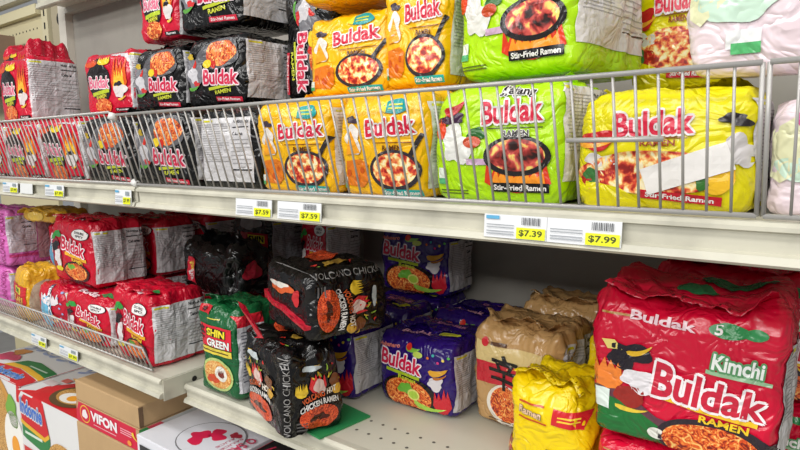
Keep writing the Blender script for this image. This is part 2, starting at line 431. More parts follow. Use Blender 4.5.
def d_pink(p, k=0):
    F = 'front'; p.seal(p.base)
    p.poly(F, [(0, .75), (.2, .95), (.3, .6), (.05, .3), (0, .35)], ink((232, 232, 190)), 1)
    p.poly(F, chili2d(.2, .7, .4, .05, -1.0), ink((225, 90, 150)), 2)
    p.poly(F, blob2d(.2, .42, .16, .13, 8, .2), ink((205, 232, 212)), 1)
    p.poly(F, blob2d(.55, .74, .24, .16, 4, .12), ink((222, 196, 222)), 2); p.bars(F, .35, .55, .7, .66, 4, ink((60, 56, 62)), 3)
    p.poly(F, [(.45, .45), (.62, .58), (.95, .68), (.98, .55), (.6, .38)], ink((170, 45, 55)), 2); p.poly(F, chili2d(.7, .56, .34, .04, .3), ink((150, 190, 50)), 4)
    p.poly(F, [(.62, .33), (.85, .52), (.97, .4), (.98, .22), (.78, .12)], ink((232, 150, 185)), 3)
    p.rect(F, .16, .16, .3, .26, ink((238, 240, 240)), 2); p.rect(F, .18, .13, .3, .19, ink((90, 185, 115)), 3)
    p.text(F, 'Buldak', .62, .9, .5, .14, ink((225, 80, 130)), 4, 'brand_lettering', outline=ink(WHITE))
    p.panel('right', grey=(225, 215, 220))
def d_tomato(p, k=0):
    F = 'front'; p.seal(p.base, y=.3, lean=-.035, h=.006)
    p.poly(F, blob2d(.16, .42, .14, .26, 9, .15), ink((150, 24, 44)), 0)
    p.poly(F, blob2d(.2, .38, .1, .13, 19, .32), ink((226, 220, 220)), 1); p.poly(F, blob2d(.14, .57, .09, .07, 23, .35), ink((26, 22, 26)), 2)
    p.poly(F, blob2d(.24, .22, .1, .04, 2, .1), ink((225, 205, 50)), 3)
    p.poly(F, blob2d(.2, .76, .09, .06, 3, .25), ink((45, 150, 60)), 2); p.poly(F, blob2d(.08, .7, .05, .04, 8, .25), ink((60, 160, 70)), 2)
    p.ell(F, .76, .80, .17, .085, ink((35, 28, 32)), 2); p.ell(F, .76, .80, .16, .078, ink((238, 234, 232)), 3)
    p.text(F, 'DOUBLE', .76, .823, .2, .035, ink((40, 30, 34)), 4, rot=-3); p.text(F, 'SPICY', .76, .772, .17, .035, ink((40, 30, 34)), 4, rot=-3)
    p.text(F, 'Buldak', .60, .60, .52, .2, ink((200, 30, 62)), 5, 'brand_lettering', rot=-8, outline=ink((245, 225, 230)))
    p.rect(F, .42, .425, .88, .475, ink((235, 175, 40)), 2, rot=-7); p.text(F, 'RAMEN', .68, .385, .24, .055, ink((240, 200, 50)), 3, rot=-7)
    p.ell(F, .63, .22, .27, .16, ink((60, 28, 32)), 3, 'food_picture'); p.ell(F, .63, .22, .23, .13, NOOD, 4, 'food_picture')
    p.poly(F, blob2d(.53, .29, .06, .05, 4, .3), ink((110, 175, 60)), 5, 'food_picture')
    p.rect(F, .4, .02, .9, .06, ink((40, 26, 30)), 3, rot=-3)
    p.text('top', 'Buldak', .45, .16, .5, .13, ink((238, 214, 220)), 3); p.poly('top', blob2d(.78, .2, .1, .1, 4, .3), ink((45, 140, 70)), 2)
    p.panel('right', x0=.03, x1=.99, y0=.08, y1=.86)
def d_kimchi(p, k=0):
    F = 'front'; p.seal(p.base, y=.28, lean=-.05, h=.01)
    p.poly(F, [(0, .30), (.2, .27), (.42, .16), (.5, .0), (.0, .0)], ink((30, 110, 50)), 1)
    p.poly(F, [(0, .40), (.18, .36), (.4, .22), (.55, .2), (.99, .2), (.99, .04), (.5, .04), (.42, .1), (.2, .26), (0, .3)], ink((100, 60, 72)), 0)
    p.poly(F, [(.06, .68), (.14, .69), (.19, .63), (.10, .62)], ink((232, 215, 120)), 2)
    p.poly(F, blob2d(.29, .44, .11, .07, 19, .32), ink((226, 222, 226)), 3)
    p.poly(F, blob2d(.22, .60, .12, .09, 31, .35), ink((32, 26, 36)), 2); p.poly(F, chili2d(.3, .64, .16, .02, .5), ink((225, 180, 40)), 5)
    p.poly(F, flame2d(.1, .45, .1, .12, 5, 4), ink((235, 130, 50)), 2); p.poly(F, blob2d(.24, .32, .1, .07, 6, .2), ink((150, 38, 30)), 3)
    p.rect(F, .03, .19, .12, .33, ink((220, 232, 224)), 4)
    p.poly(F, chili2d(.26, .22, .2, .02, .1), ink((220, 190, 60)), 4); p.ell(F, .4, .11, .05, .04, ink((225, 225, 215)), 3)
    p.text(F, 'Kimchi', .79, .66, .24, .10, ink((240, 244, 240)), 5, rot=-6, outline=ink((90, 150, 100)), ow=.14)
    p.rect(F, .64, .575, .95, .6, ink((150, 190, 150)), 3, rot=-6)
    p.text(F, 'Buldak', .655, .455, .56, .20, ink((196, 34, 60)), 6, 'brand_lettering', rot=-7, outline=ink((240, 232, 234)), grow=.35)
    p.rect(F, .43, .325, .9, .36, ink((238, 190, 40)), 3, rot=-7); p.text(F, 'RAMEN', .74, .28, .24, .05, ink((240, 200, 40)), 4, rot=-6)
    p.ell(F, .70, .12, .30, .17, ink((45, 34, 42)), 3, 'food_picture'); p.ell(F, .68, .11, .25, .14, NOOD, 4, 'food_picture')
    p.bars(F, .05, .85, .24, .88, 1, ink((170, 120, 50)), 2)
    p.text(F, 'Buldak', .40, .865, .36, .06, ink((236, 206, 214)), 3, rot=-3)
    p.ell(F, .74, .865, .10, .045, ink((40, 130, 70)), 2); p.text(F, '5', .69, .865, .04, .06, ink(WHITE), 3); p.ell(F, .86, .86, .06, .035, ink((50, 140, 80)), 2)
    p.poly('top', blob2d(.5, .5, .1, .1, 4, .3), ink((35, 110, 65)), 2); p.poly('top', blob2d(.7, .7, .2, .08, 9, .2), ink((35, 110, 65)), 2)
    p.panel('right', x0=.08, x1=.94, y0=.1, y1=.78)
def d_purple(p, k=0):
    F = 'front'; p.seal(p.base)
    p.ell(F, .45, .22, .38, .26, ink((24, 16, 22)), 1, 'food_picture'); p.ell(F, .43, .21, .32, .23, NOOD, 2, 'food_picture')
    p.poly(F, blob2d(.42, .30, .1, .09, 3, .3), ink((110, 180, 60)), 3, 'food_picture'); p.ell(F, .52, .24, .08, .08, ink((225, 225, 120)), 4, 'food_picture'); p.ell(F, .52, .24, .06, .055, ink((170, 205, 70)), 5, 'food_picture')
    p.text(F, 'Buldak', .35, .665, .56, .22, ink((205, 28, 70)), 6, 'brand_lettering', rot=-5, outline=ink((242, 226, 236)))
    p.rect(F, .14, .48, .6, .525, ink((170, 195, 40)), 3, rot=-4); p.text(F, 'Ramen', .43, .445, .24, .06, ink((190, 205, 50)), 4, rot=-4)
    p.text(F, 'Habanero', .17, .855, .28, .06, ink((232, 130, 120)), 3, rot=3)
    p.poly(F, chili2d(.5, .85, .2, .04, .1), ink((130, 185, 60)), 3); p.ell(F, .44, .88, .04, .045, ink((215, 50, 40)), 4); p.ell(F, .57, .81, .06, .04, ink((190, 210, 90)), 4)
    p.poly(F, blob2d(.80, .47, .10, .08, 6, .32), ink((222, 216, 220)), 2); p.poly(F, chili2d(.84, .62, .24, .05, .4), ink((226, 165, 45)), 3); p.poly(F, chili2d(.86, .56, .18, .02, .5), ink((190, 110, 30)), 4)
    p.poly(F, flame2d(.87, .25, .1, .2, 4, 4), ink((205, 35, 50)), 2); p.poly(F, chili2d(.72, .09, .4, .045, 0), ink((165, 210, 80)), 3)
    for i, c in enumerate(((225, 120, 40), (60, 170, 170), (220, 60, 130), (230, 200, 60), (90, 180, 80))): p.ell(F, .70 + .06 * i, .80 + .05 * math.sin(i * 2.1), .016, .018, ink(c), 3)
    p.text('top', 'Buldak', .42, .22, .4, .11, ink((232, 170, 190)), 3); p.poly('top', blob2d(.8, .28, .12, .07, 4, .2), ink((190, 190, 50)), 3)
    p.text('top', 'Buldak', .62, .7, .4, .11, ink((190, 120, 160)), 3)
    p.panel('right', x0=.05, x1=.95, y0=.1, y1=.86, grey=(190, 188, 192))
    p.panel('left', x0=.05, x1=.95, y0=.1, y1=.86, grey=(190, 188, 192))
def d_tan(p, k=0):
    F = 'front'; p.seal(p.base, y=.35, lean=-.03, h=.012)
    p.poly(F, [(.04, .84), (.3, .80), (.7, .82), (.97, .77), (.97, .60), (.04, .6)], ink((214, 190, 130)), 0)
    p.ell(F, .16, .83, .045, .045, ink((200, 40, 50)), 3); p.rect(F, .23, .81, .42, .845, ink((90, 60, 40)), 3)
    p.rect(F, .05, .42, .66, .64, ink((196, 38, 52)), 2)
    p.text(F, '辛', .40, .56, .36, .36, ink((18, 14, 14)), 5, 'brand_lettering', rot=-3, bold=.012)
    p.text(F, 'Premium', .82, .67, .28, .045, ink((200, 70, 90)), 3, rot=-2); p.rect(F, .68, .55, .92, .59, ink((160, 50, 120)), 3)
    p.ell(F, .42, .24, .24, .20, ink((235, 228, 215)), 2, 'food_picture'); p.ell(F, .43, .25, .21, .17, NOOD, 3, 'food_picture')
    p.bars(F, .2, .03, .62, .09, 2, ink((110, 80, 50)), 2)
    p.panel('right')
def d_shingreen(p, k=0):
    F = 'front'; p.seal(p.base, y=.3, lean=-.02, h=.012)
    p.rect(F, .08, .57, .92, .80, ink((212, 32, 52)), 1)
    p.rect(F, .30, .685, .80, .775, ink((20, 18, 16)), 2); p.text(F, 'SHIN', .55, .73, .46, .08, ink((235, 215, 50)), 3, 'brand_lettering', bold=.04)
    p.text(F, 'GREEN', .60, .62, .56, .085, ink((240, 240, 236)), 4, 'brand_lettering', outline=ink((90, 90, 80)), ow=.05)
    p.text(F, '辛', .15, .70, .22, .2, ink((18, 14, 14)), 4, 'brand_lettering', bold=.012)
    p.rect(F, .08, .49, .92, .56, ink((226, 205, 70)), 2); p.bars(F, .15, .51, .85, .54, 1, ink((90, 70, 30)), 3)
    p.ell(F, .52, .26, .38, .19, ink((180, 200, 120)), 1, 'food_picture'); p.ell(F, .52, .26, .33, .16, PALE, 2, 'food_picture')
    p.ell(F, .62, .28, .14, .09, ink((228, 226, 215)), 3, 'food_picture'); p.poly(F, flame2d(.62, .28, .08, .05, 3, 6), ink((120, 40, 30)), 4, 'food_picture'); p.poly(F, blob2d(.4, .2, .12, .06, 3, .3), ink((205, 75, 40)), 3, 'food_picture')
    p.bars(F, .3, .86, .6, .885, 1, ink((200, 190, 70)), 2)
    p.poly(F, [(.06, .93), (.34, .91), (.36, .995), (.08, 1.0)], ink((190, 30, 40)), 2); p.text(F, '辛', .2, .955, .12, .05, ink((20, 14, 14)), 3)
    Q = 'right'
    p.rect(Q, .02, .1, .5, .82, ink((205, 205, 210)), 0, 'nutrition_panel'); p.rect(Q, .02, .82, .5, .94, ink((205, 32, 48)), 0, 'nutrition_panel')
    p.bars(Q, .08, .2, .44, .78, 16, ink((110, 110, 120)), 1, 'nutrition_panel', .35)
def d_shinblack(p, k=0):
    F = 'front'; p.seal(p.base)
    p.rect(F, .28, .34, .95, .72, ink((170, 24, 44)), 1)
    p.rect(F, .48, .56, .88, .69, ink((215, 205, 60)), 2); p.text(F, 'SHIN', .68, .625, .36, .1, ink((18, 16, 16)), 3, 'brand_lettering', bold=.04)
    p.text(F, 'BLACK', .68, .44, .42, .11, ink((30, 28, 28)), 4, 'brand_lettering', outline=ink((200, 196, 196)), ow=.06)
    p.rect(F, .28, .24, .95, .32, ink((190, 170, 60)), 1)
    p.poly(F, blob2d(.5, .86, .25, .1, 4, .25), ink((120, 120, 124)), 1)
    p.text(F, '辛', .2, .55, .26, .36, ink((190, 190, 190)), 2, 'brand_lettering', bold=.01)
    p.ell(F, .6, .12, .3, .1, NOOD, 2, 'food_picture')
    p.panel('right', grey=(165, 168, 175))
def d_volcano(p, k=0):
    p.seal(p.base, y=.45, lean=.03)
    for F in (('right',) if k else ('front', 'right')):
        if F == 'right': p.text(F, 'VOLCANO CHICKEN', .06, .5, .9, .085, ink((150, 148, 146)), 4, 'brand_lettering', rot=90, bold=.0)
        cx = .56 if F == 'right' else .46
        p.ell(F, cx, .22, .31, .145, VOLC, 2, 'food_picture'); p.poly(F, blob2d(cx, .22, .12, .05, 3, .4), ink((70, 20, 12)), 3, 'food_picture')
        p.text(F, 'CHICKEN RAMEN', cx, .40, .62, .07, ink((225, 222, 218)), 4, rot=8, outline=ink((30, 26, 26)), arc=.2, part='brand_lettering')
        p.text(F, 'VOLCANO', cx - .10, .475, .36, .07, ink((214, 90, 36)), 4, rot=16, outline=ink((30, 20, 20)), arc=.1, part='brand_lettering')
        p.text(F, 'HOT', cx + .20, .51, .17, .07, ink((228, 222, 210)), 4, rot=4, outline=ink((120, 80, 30)), part='brand_lettering')
        p.poly(F, flame2d(cx - .02, .63, .14, .13, 7, 4), ink((205, 40, 45)), 2); p.poly(F, blob2d(cx, .58, .09, .09, 12, .2), ink((220, 190, 180)), 3)
        p.poly(F, flame2d(cx - .28, .57, .1, .09, 3, 6), ink((232, 195, 50)), 2)
        p.poly(F, blob2d(cx + .27, .6, .1, .08, 5, .15), ink((120, 70, 40)), 2); p.poly(F, blob2d(cx + .3, .5, .08, .06, 8, .15), ink((210, 160, 50)), 3)
        for i in range(12):
            rd = random.Random(i * 7 + 3); p.poly(F, chili2d(rd.uniform(.42, .95) if F == 'right' else rd.uniform(.05, .85), rd.uniform(.58, .84), rd.uniform(.05, .09), .013, rd.uniform(0, 6)), ink(rd.choice([(210, 45, 40), (215, 175, 50), (140, 175, 60)])), 2)
        p.text(F, 'FALDO', cx - .1, .80, .26, .05, ink((190, 198, 200)), 4, outline=ink((120, 130, 135)), rot=6) if False else p.poly(F, blob2d(cx - .12, .80, .15, .035, 4, .12), ink((185, 195, 198)), 3)
        p.bars(F, cx - .36, .08, cx - .2, .2, 3, ink((90, 88, 88)), 2)
    if k:
        p.poly('front', blob2d(.45, .68, .2, .09, 4, .3), ink((205, 90, 40)), 1); p.poly('front', blob2d(.4, .72, .16, .05, 8, .3), ink((220, 215, 205)), 2); p.poly('front', blob2d(.75, .6, .08, .1, 6, .3), ink((190, 40, 45)), 2)
    T = 'top'
    p.ell(T, .25, .6, .2, .2, VOLC, 2, 'food_picture'); p.text(T, 'CHICKEN RAMEN', .5, .62, .14, .5, ink((190, 186, 182)), 3) if False else None
    for i in range(9):
        rd = random.Random(i * 5 + 2); p.poly(T, chili2d(rd.uniform(.45, .85), rd.uniform(.2, .9), .08, .015, rd.uniform(0, 6)), ink(rd.choice([(200, 50, 40), (205, 165, 50), (130, 165, 60)])), 2)
    p.poly(T, blob2d(.62, .55, .1, .13, 6, .2), ink((190, 150, 60)), 2)
def d_volcanopink(p, k=0):
    p.seal(p.base)
    p.text('front', 'VOLCANO CHICKEN', .88, .5, .9, .12, ink((150, 30, 100)), 3, 'brand_lettering', rot=90, bold=0)
    p.ell('front', .3, .3, .3, .2, NOOD, 2, 'food_picture'); p.poly('front', flame2d(.4, .65, .2, .15, 3, 5), ink((235, 190, 60)), 2)
    p.poly('front', blob2d(.3, .5, .15, .06, 3, .2), ink((80, 140, 60)), 3)
    p.panel('right', x0=.03, x1=.60, y0=.25, y1=.9, grey=(190, 178, 188), split=.5)
    p.rect('right', .62, .1, .97, .9, ink((176, 140, 150)), 0); p.rect('right', .03, .17, .6, .22, ink((190, 60, 120)), 0)
def d_mi(p, k=0):       # small yellow bag with a red panel
    F = 'front'; p.seal(p.base)
    p.rect(F, .1, .32, .98, .70, ink((205, 35, 45)), 1, rot=-4)
    p.rect(F, .38, .52, .75, .66, ink((220, 205, 60)), 2, rot=-4); p.text(F, 'MI', .56, .59, .22, .09, ink((60, 120, 40)), 3, rot=-4)
    p.text(F, 'KARI', .55, .42, .62, .14, ink((235, 190, 80)), 3, 'brand_lettering', rot=-4, outline=ink((130, 20, 30)), ow=.05)
    p.ell(F, .55, .12, .35, .10, PALE, 2, 'food_picture')
    p.poly('right', blob2d(.5, .45, .4, .35, 3, .1), ink((190, 175, 150)), 0)
    p.ell('right', .6, .17, .16, .06, ink((205, 40, 60)), 2)
def d_dots(p, k=0):     # red bag with a pale blue splash and dots
    F = 'front'; p.seal(p.base)
    p.poly(F, blob2d(.36, .38, .26, .36, 6, .12), ink((110, 190, 225)), 1)
    p.poly(F, flame2d(.5, .72, .34, .16, 4, 6), ink((236, 226, 230)), 1)
    p.text(F, 'BIG', .32, .55, .3, .2, ink((246, 246, 250)), 3, 'brand_lettering', outline=ink((40, 60, 110)), rot=-70) if k == 0 else p.text(F, 'BBQ', .5, .6, .75, .13, ink((246, 246, 250)), 3, 'brand_lettering', rot=-80, outline=ink((40, 50, 90)))
    p.ell(F, .62, .26, .15, .09, STIR, 2, 'food_picture')
    for i in range(8): p.ell(F, .84 + .07 * (i % 2), .06 + .12 * i, .03, .024, ink((150, 170, 215)), 2)
    p.panel('right')
def d_honey(p, k=0):    # bright yellow crinkled bag at the front of the right bay
    F = 'front'; p.seal(p.base, y=.4, lean=-.04, h=.012)
    p.rect(F, .66, .70, .98, .84, ink((208, 40, 45)), 2, rot=-6); p.bars(F, .72, .74, .93, .80, 2, ink((235, 200, 60)), 3)
    p.text(F, 'Ramen', .38, .765, .30, .065, ink((226, 190, 150)), 4, 'brand_lettering', rot=-3, outline=ink((110, 90, 90)), ow=.06)
    p.rect(F, .22, .83, .55, .845, ink((190, 70, 30)), 2); p.rect(F, .22, .69, .6, .705, ink((190, 70, 30)), 2)
    p.ell(F, .42, .27, .12, .13, ink((236, 205, 205)), 2); p.ell(F, .42, .27, .10, .11, ink((222, 110, 140)), 3); p.bars(F, .36, .22, .48, .33, 3, ink((240, 215, 220)), 4)
    p.bars(F, .6, .40, .9, .5, 2, ink((140, 110, 30)), 2); p.bars(F, .6, .25, .85, .32, 2, ink((90, 70, 30)), 2)
    p.poly(F, [(.0, .0), (.2, .0), (.28, .25), (.05, .42), (.0, .42)], ink((150, 80, 60)), 1, 'food_picture'); p.ell(F, .1, .05, .15, .1, DARKSTIR, 2, 'food_picture')
    p.poly('left', blob2d(.7, .2, .25, .2, 2, .2), DARKSTIR, 1)

COL = dict(cheese=(244, 186, 14), red=(204, 16, 50), black=(9, 9, 10), lime=(176, 226, 16), yellow=(224, 212, 12), pink=(236, 218, 224),
           tomato=(196, 12, 44), kimchi=(206, 14, 52), purple=(42, 15, 108), tan=(190, 150, 98), shingreen=(22, 92, 50), shinblack=(8, 8, 9),
           volcano=(10, 9, 10), volcanopink=(214, 108, 186), mi=(226, 172, 40), dots=(196, 18, 50), honey=(236, 204, 12))
_seed = [0]
def pack(kind, xl, xr, yf, z, H, label, D=.16, yaw=0, tilt=(0, 0), group=None, k=0, under=False, **kw):
    _seed[0] += 1
    W = xr - xl - .006
    if under: kw.setdefault('ears', 0)
    p = Pack(W, D, H, film(COL[kind]), seed=_seed[0], **kw); p.noseal = under
    globals()['d_' + kind](p, k)
    return p.build(((xl + xr) / 2, yf, z), yaw, label, group, tilt)

# ================================================================== the setting
BACK = 1.24
m_shelf = mat((200, 197, 180), .45, 0, .05, 30, 0, .16)
m_panel = mat((150, 146, 138), .6, 0, .04, 60, 0, .04)
m_wire = mat((176, 174, 170), .35, .25)
m_dark = mat((30, 28, 27), .7)

mb = MB(); mb.box(-4.6, 1.6, -3.2, 2.4, -.02, 0, mat((150, 146, 140), .35, 0, .03, 8, 0, .1)); o = mb.build('floor'); struct(o)
mb = MB(); mb.box(-2.61, 1.2, BACK, BACK + .02, .12, CH + 1.2, m_panel); o = mb.build('wall_back'); struct(o)
mb = MB(); mb.box(-2.67, -2.61, BACK - .03, BACK + .05, .0, CH + 1.2, mat((205, 200, 188), .4)); o = mb.build('trim_1'); struct(o)
# slotted upright at the seam of the two bays
mb = MB(); mb.box(-1.065, -1.035, BACK - .012, BACK, .12, CH + 1.2, mat((165, 160, 150), .4))
for i in range(60): mb.box(-1.054, -1.046, BACK - .014, BACK - .0119, .2 + i * .035, .218 + i * .035, m_dark)
o = mb.build('trim_2'); struct(o)
# rail along the top of the back panel
mb = MB(); mb.box(-2.61, 1.2, BACK - .03, BACK, CH + .575, CH + .64, mat((188, 184, 172), .45)); o = mb.build('trim_3'); struct(o)

# perforated deck material
def deck_mat():
    m = bpy.data.materials.new('perforated_deck'); m.use_nodes = True; nt = m.node_tree; b = nt.nodes['Principled BSDF']
    b.inputs['Base Color'].default_value = lin((206, 203, 186)); b.inputs['Roughness'].default_value = .42
    return m
m_deck = deck_mat()

def shelf(x0, x1, yl, zt, label, holes=False, lip=.04, depth=None, name='shelf', back=BACK, hole_end=False):
    t = thing(name, ((x0 + x1) / 2, yl, CH + zt), label, 'shelf')
    L = (x1 - x0) / 2; d = back - yl
    a = MB(); a.box(-L, L, .012, d, -.022, 0, m_deck, .002)
    if holes:
        x = -L + .05
        i = 0
        while x < L - .03:
            for r, off in ((.055, 0), (.095, .0)):
                xx = x + off
                n = 10; ring = [(xx + .003 * math.cos(2 * math.pi * q / n), r + .003 * math.sin(2 * math.pi * q / n)) for q in range(n)]
                a.add([(px, py, .0004) for px, py in ring] , [list(range(n))], mat((92, 88, 80), .7))
            x += .0254 * 1.05; i += 1
    a.build('deck', t)
    b = MB()
    prof = [(.016, 0), (.002, .001), (-.003, -.004), (-.003, -.008), (.003, -.010), (.004, -.028), (-.003, -.030), (-.006, -lip + .003), (-.002, -lip), (.016, -lip)]
    b.prism(prof, -L, L, m_shelf)
    b.build('price_rail', t)
    if hole_end:
        c = MB(); c.box(L, L + .003, .004, d, -.045, -.002, m_shelf)
        n = 14; c.add([(L + .0036, .075 + .006 * math.cos(2 * math.pi * q / n), -.02 + .006 * math.sin(2 * math.pi * q / n)) for q in range(n)], [list(range(n))], m_dark)
        c.build('end_bracket', t)
    return t
shelf(-2.60, -1.054, .592, -.066, 'upper white metal shelf of the left bay, carrying red and black packs')
shelf(-1.048, .62, .592, -.066, 'upper white metal shelf of the right bay, with the large price tags')
shelf(-2.60, -1.056, .618, -.459, 'lower white metal shelf of the left bay, with the short wire fence', hole_end=True)
shelf(-1.05, .62, .668, -.483, 'lower white metal shelf of the right bay, with a perforated deck', holes=True)
shelf(-2.60, .62, 1.1, .62, 'narrow white top shelf high on the grey back panel', lip=.05)
mb = MB(); mb.box(-2.60, .62, .40, BACK, .0, .20, m_shelf, .004); o = mb.build('base_shelf'); tag(o, 'deep white base deck under the cartons near the floor', 'shelf')

# bay beyond the end: perforated panel, bracket, shelf edges
t = thing('perforated_panel', (-3.36, 1.32, CH + .44), 'cream perforated steel panel of the next bay, beyond the far left end', 'panel')
mb = MB(); mb.box(-.42, .29, 0, .02, -1.68, .26, mat((206, 196, 158), .5)); mb.box(-.42, .29, -.03, 0, .215, .26, mat((214, 206, 170), .5))
for i in range(16):
    for j in range(3): mb.box(-.38 + i * .04, -.372 + i * .04, -.001, 0, .155 - j * .06, .163 - j * .06, m_dark)
mb.build('panel_sheet', t)
mb = MB(); mb.box(.30, .36, -.01, .03, -.5, .26, mat((206, 198, 165), .5))
for i in range(9): mb.box(.325, .335, -.012, -.01, .2 - i * .06, .23 - i * .06, m_dark)
mb.build('slotted_post', t)
mb = MB(); mb.box(.38, .6, 0, .02, -.5, .25, mat((170, 160, 135), .5)); mb.tube([(.47, -.005, .17), (.47, 0, .17)], .03, m_dark, 14); mb.build('end_plate', t)
mb = MB(); mb.box(-3.9, -3.2, .95, 1.0, CH + .30, CH + .325, mat((92, 66, 56), .6)); mb.box(-3.9, -3.2, 1.0, 1.3, CH + .30, CH + .31, mat((92, 66, 56), .6))
tag(mb.build('brown_shelf'), 'thin dark brown shelf edge in the next bay at far left', 'shelf')
mb = MB(); mb.box(-3.95, -3.22, .98, 1.25, CH + .326, CH + .56, card((140, 116, 98))); tag(mb.build('cardboard_carton'), 'dull brown carton on the dark shelf of the next bay', 'carton')
mb = MB(); mb.box(-3.9, -2.70, 1.25, 1.30, CH + .72, CH + .80, m_shelf, .004); tag(mb.build('end_shelf'), 'white shelf above the cream perforated panel, upper left corner', 'shelf')

# ================================================================== wire fences
def fence(x0, x1, yb, yt, zb, zt, label, rail=.0025, wire=.0014, pitch=.0195, endhook=False, extra=None):
    t = thing('wire_fence', ((x0 + x1) / 2, yb, CH + zb), label, 'wire fence', 'wire fences along the shelf edges'); L = (x1 - x0) / 2; dy = yt - yb; dz = zt - zb
    a = MB(); a.tube([(-L, dy, dz), (L, dy, dz)], rail, m_wire, 10); a.build('top_rail', t, True)
    a = MB(); a.tube([(-L, 0, 0), (L, 0, 0)], rail, m_wire, 10); a.build('bottom_rail', t, True)
    a = MB(); n = int(2 * L / pitch)
    for i in range(1, n):
        x = -L + 2 * L * i / n
        a.tube([(x, dy, dz), (x, 0, 0)], wire, m_wire, 6)
    a.build('wire_grid', t, True)
    for sx in (-1, 1):
        a = MB(); a.tube([(sx * L, dy, dz), (sx * L, 0, 0)], rail * .8, m_wire, 8); a.build('end_wire', t, True)
    if endhook:
        a = MB(); a.tube([(-L, dy, dz + .002), (-L, dy - .004, dz - .008)], .008, mat((220, 220, 216), .4), 10); a.build('plastic_clip', t, True); a = MB(); a.tube([(-L, 0, 0), (-L - .012, 0, .004)], .007, mat((220, 220, 216), .4), 10); a.build('plastic_clip', t, True)
    if extra: 
        a = MB(); a.tube(extra, .0025, m_wire, 8); a.build('cross_wire', t, True)
    return t
fence(-2.60, -1.062, .592, .556, -.0600, .072, 'tall wire fence in front of the upper red packs, left of the seam')
fence(-1.046, -.046, .592, .556, -.0610, .066, 'tall wire fence in front of the yellow and lime packs', endhook=True, extra=[(.335, -.02, .068), (.425, -.02, .068)])
fence(-.041, .60, .592, .556, -.0610, .066, 'tall wire fence in front of the pale pink pack, right end')
t = fence(-2.60, -1.105, .632, .612, -.4535, -.400, 'short wire fence along the lower left shelf edge', rail=.0025, wire=.0014, pitch=.018)

# ================================================================== upper shelf, first row
Z1 = -.0655
G1 = 'packs standing behind the tall wire fences'
pack('red', -1.935, -1.712, .622, Z1, .138, 'red noodle pack cut by the picture edge behind the tall wire fence', group=G1, ears=0, tilt=(4, 0))
pack('red', -1.703, -1.506, .622, Z1, .138, 'red noodle pack behind the tall wire fence, between two other red packs', group=G1, ears=0, tilt=(5, 0))
pack('red', -1.495, -1.309, .622, Z1, .138, 'red noodle pack behind the tall wire fence, touching the first black pack', group=G1, ears=0, tilt=(5, 0))
pack('black', -1.295, -1.100, .622, Z1, .136, 'black noodle pack behind the left tall fence, beside the red packs', group=G1, ears=.2, tilt=(4, 0))
pack('black', -1.088, -.908, .622, Z1, .138, 'black noodle pack fronting the right fence left of the turned pack', group=G1, tilt=(3, 0), under=True)
# the turned pack: its side with the white panel faces out
_seed[0] += 1
p = Pack(.15, .15, .134, film(COL['black']), seed=77, ears=0, bulge=.003); p.noseal = True; d_black(p)
o = p.build((-.900, .705, Z1), -90, 'black noodle pack turned so its white nutrition panel faces the fence', G1)
pack('cheese', -.734, -.568, .622, Z1, .139, 'orange-yellow noodle pack behind the fence, beside the turned black pack', group=G1, ears=0, tilt=(3, 0))
pack('cheese', -.560, -.406, .620, Z1, .139, 'orange-yellow noodle pack behind the fence, touching the lime green pack', group=G1, ears=0, tilt=(2, 0))
pack('lime', -.400, -.231, .620, Z1, .140, 'lime green noodle pack standing behind the wire fence', group=G1, ears=0, D=.15)
pack('yellow', -.220, -.050, .620, Z1, .121, 'bright yellow noodle pack with a blank white paper sticker on its front', group=G1, ears=0, k=1, D=.15)
pack('pink', -.043, .13, .622, Z1, .106, 'pale pink noodle pack behind the fence at the right picture edge', group=G1, ears=0, D=.15)
# ================================================================== second row
G2 = 'packs stacked on top of the first row'
Z2 = .086
pack('red', -1.98, -1.78, .715, Z2, .178, 'red noodle pack above the far left fence, big white panel on its right side', group=G2, D=.14)
pack('red', -1.472, -1.26, .715, Z2, .142, 'red noodle pack above the fence, standing against the left second-layer black pack', group=G2, D=.14)
pack('black', -1.25, -1.066, .715, Z2, .131, 'black noodle pack on the second layer, right beside the red one', group=G2, ears=.3, D=.15)
pack('black', -1.055, -.872, .715, Z2, .132, 'black noodle pack on the second layer with grey side panel showing', group=G2, D=.15, under=True)
pack('cheese', -.714, -.540, .715, Z2, .131, 'orange-yellow noodle pack on the second layer, beside the standing-on-end black pack', group=G2, tilt=(-2, 0), under=True)
pack('cheese', -.534, -.418, .690, Z2, .15, 'orange-yellow noodle pack on the second layer, partly behind the lime pack', group=G2, D=.15)
pack('lime', -.408, -.232, .672, .088, .155, 'lime green noodle pack on the second layer with white side panel', group=G2, D=.185, yaw=-9)
pack('yellow', -.232, -.11, .868, Z1, .13, 'bright yellow noodle pack at the back of the shelf, under another yellow one', group=G2, under=True, D=.14)
pack('yellow', -.232, -.11, .868, .074, .165, 'bright yellow noodle pack on the second layer, wedged beside the lime pack', group=G2, D=.14)
pack('pink', -.118, .09, .636, .063, .165, 'pale pink noodle pack on the second layer, leaning over the fence rail', group=G2, tilt=(5, 0), D=.12)
# black pack standing on its end: built upright, rolled a quarter turn
_seed[0] += 1
p = Pack(.20, .14, .132, film(COL['black']), seed=91, ears=0); p.noseal = True; d_black(p)
o = p.build((0, 0, 0), 0, 'black noodle pack standing on its end, lettering running downwards', G2); o.rotation_euler = (0, R(90), 0); o.location = (-.856, .80, CH + Z2 + .108)
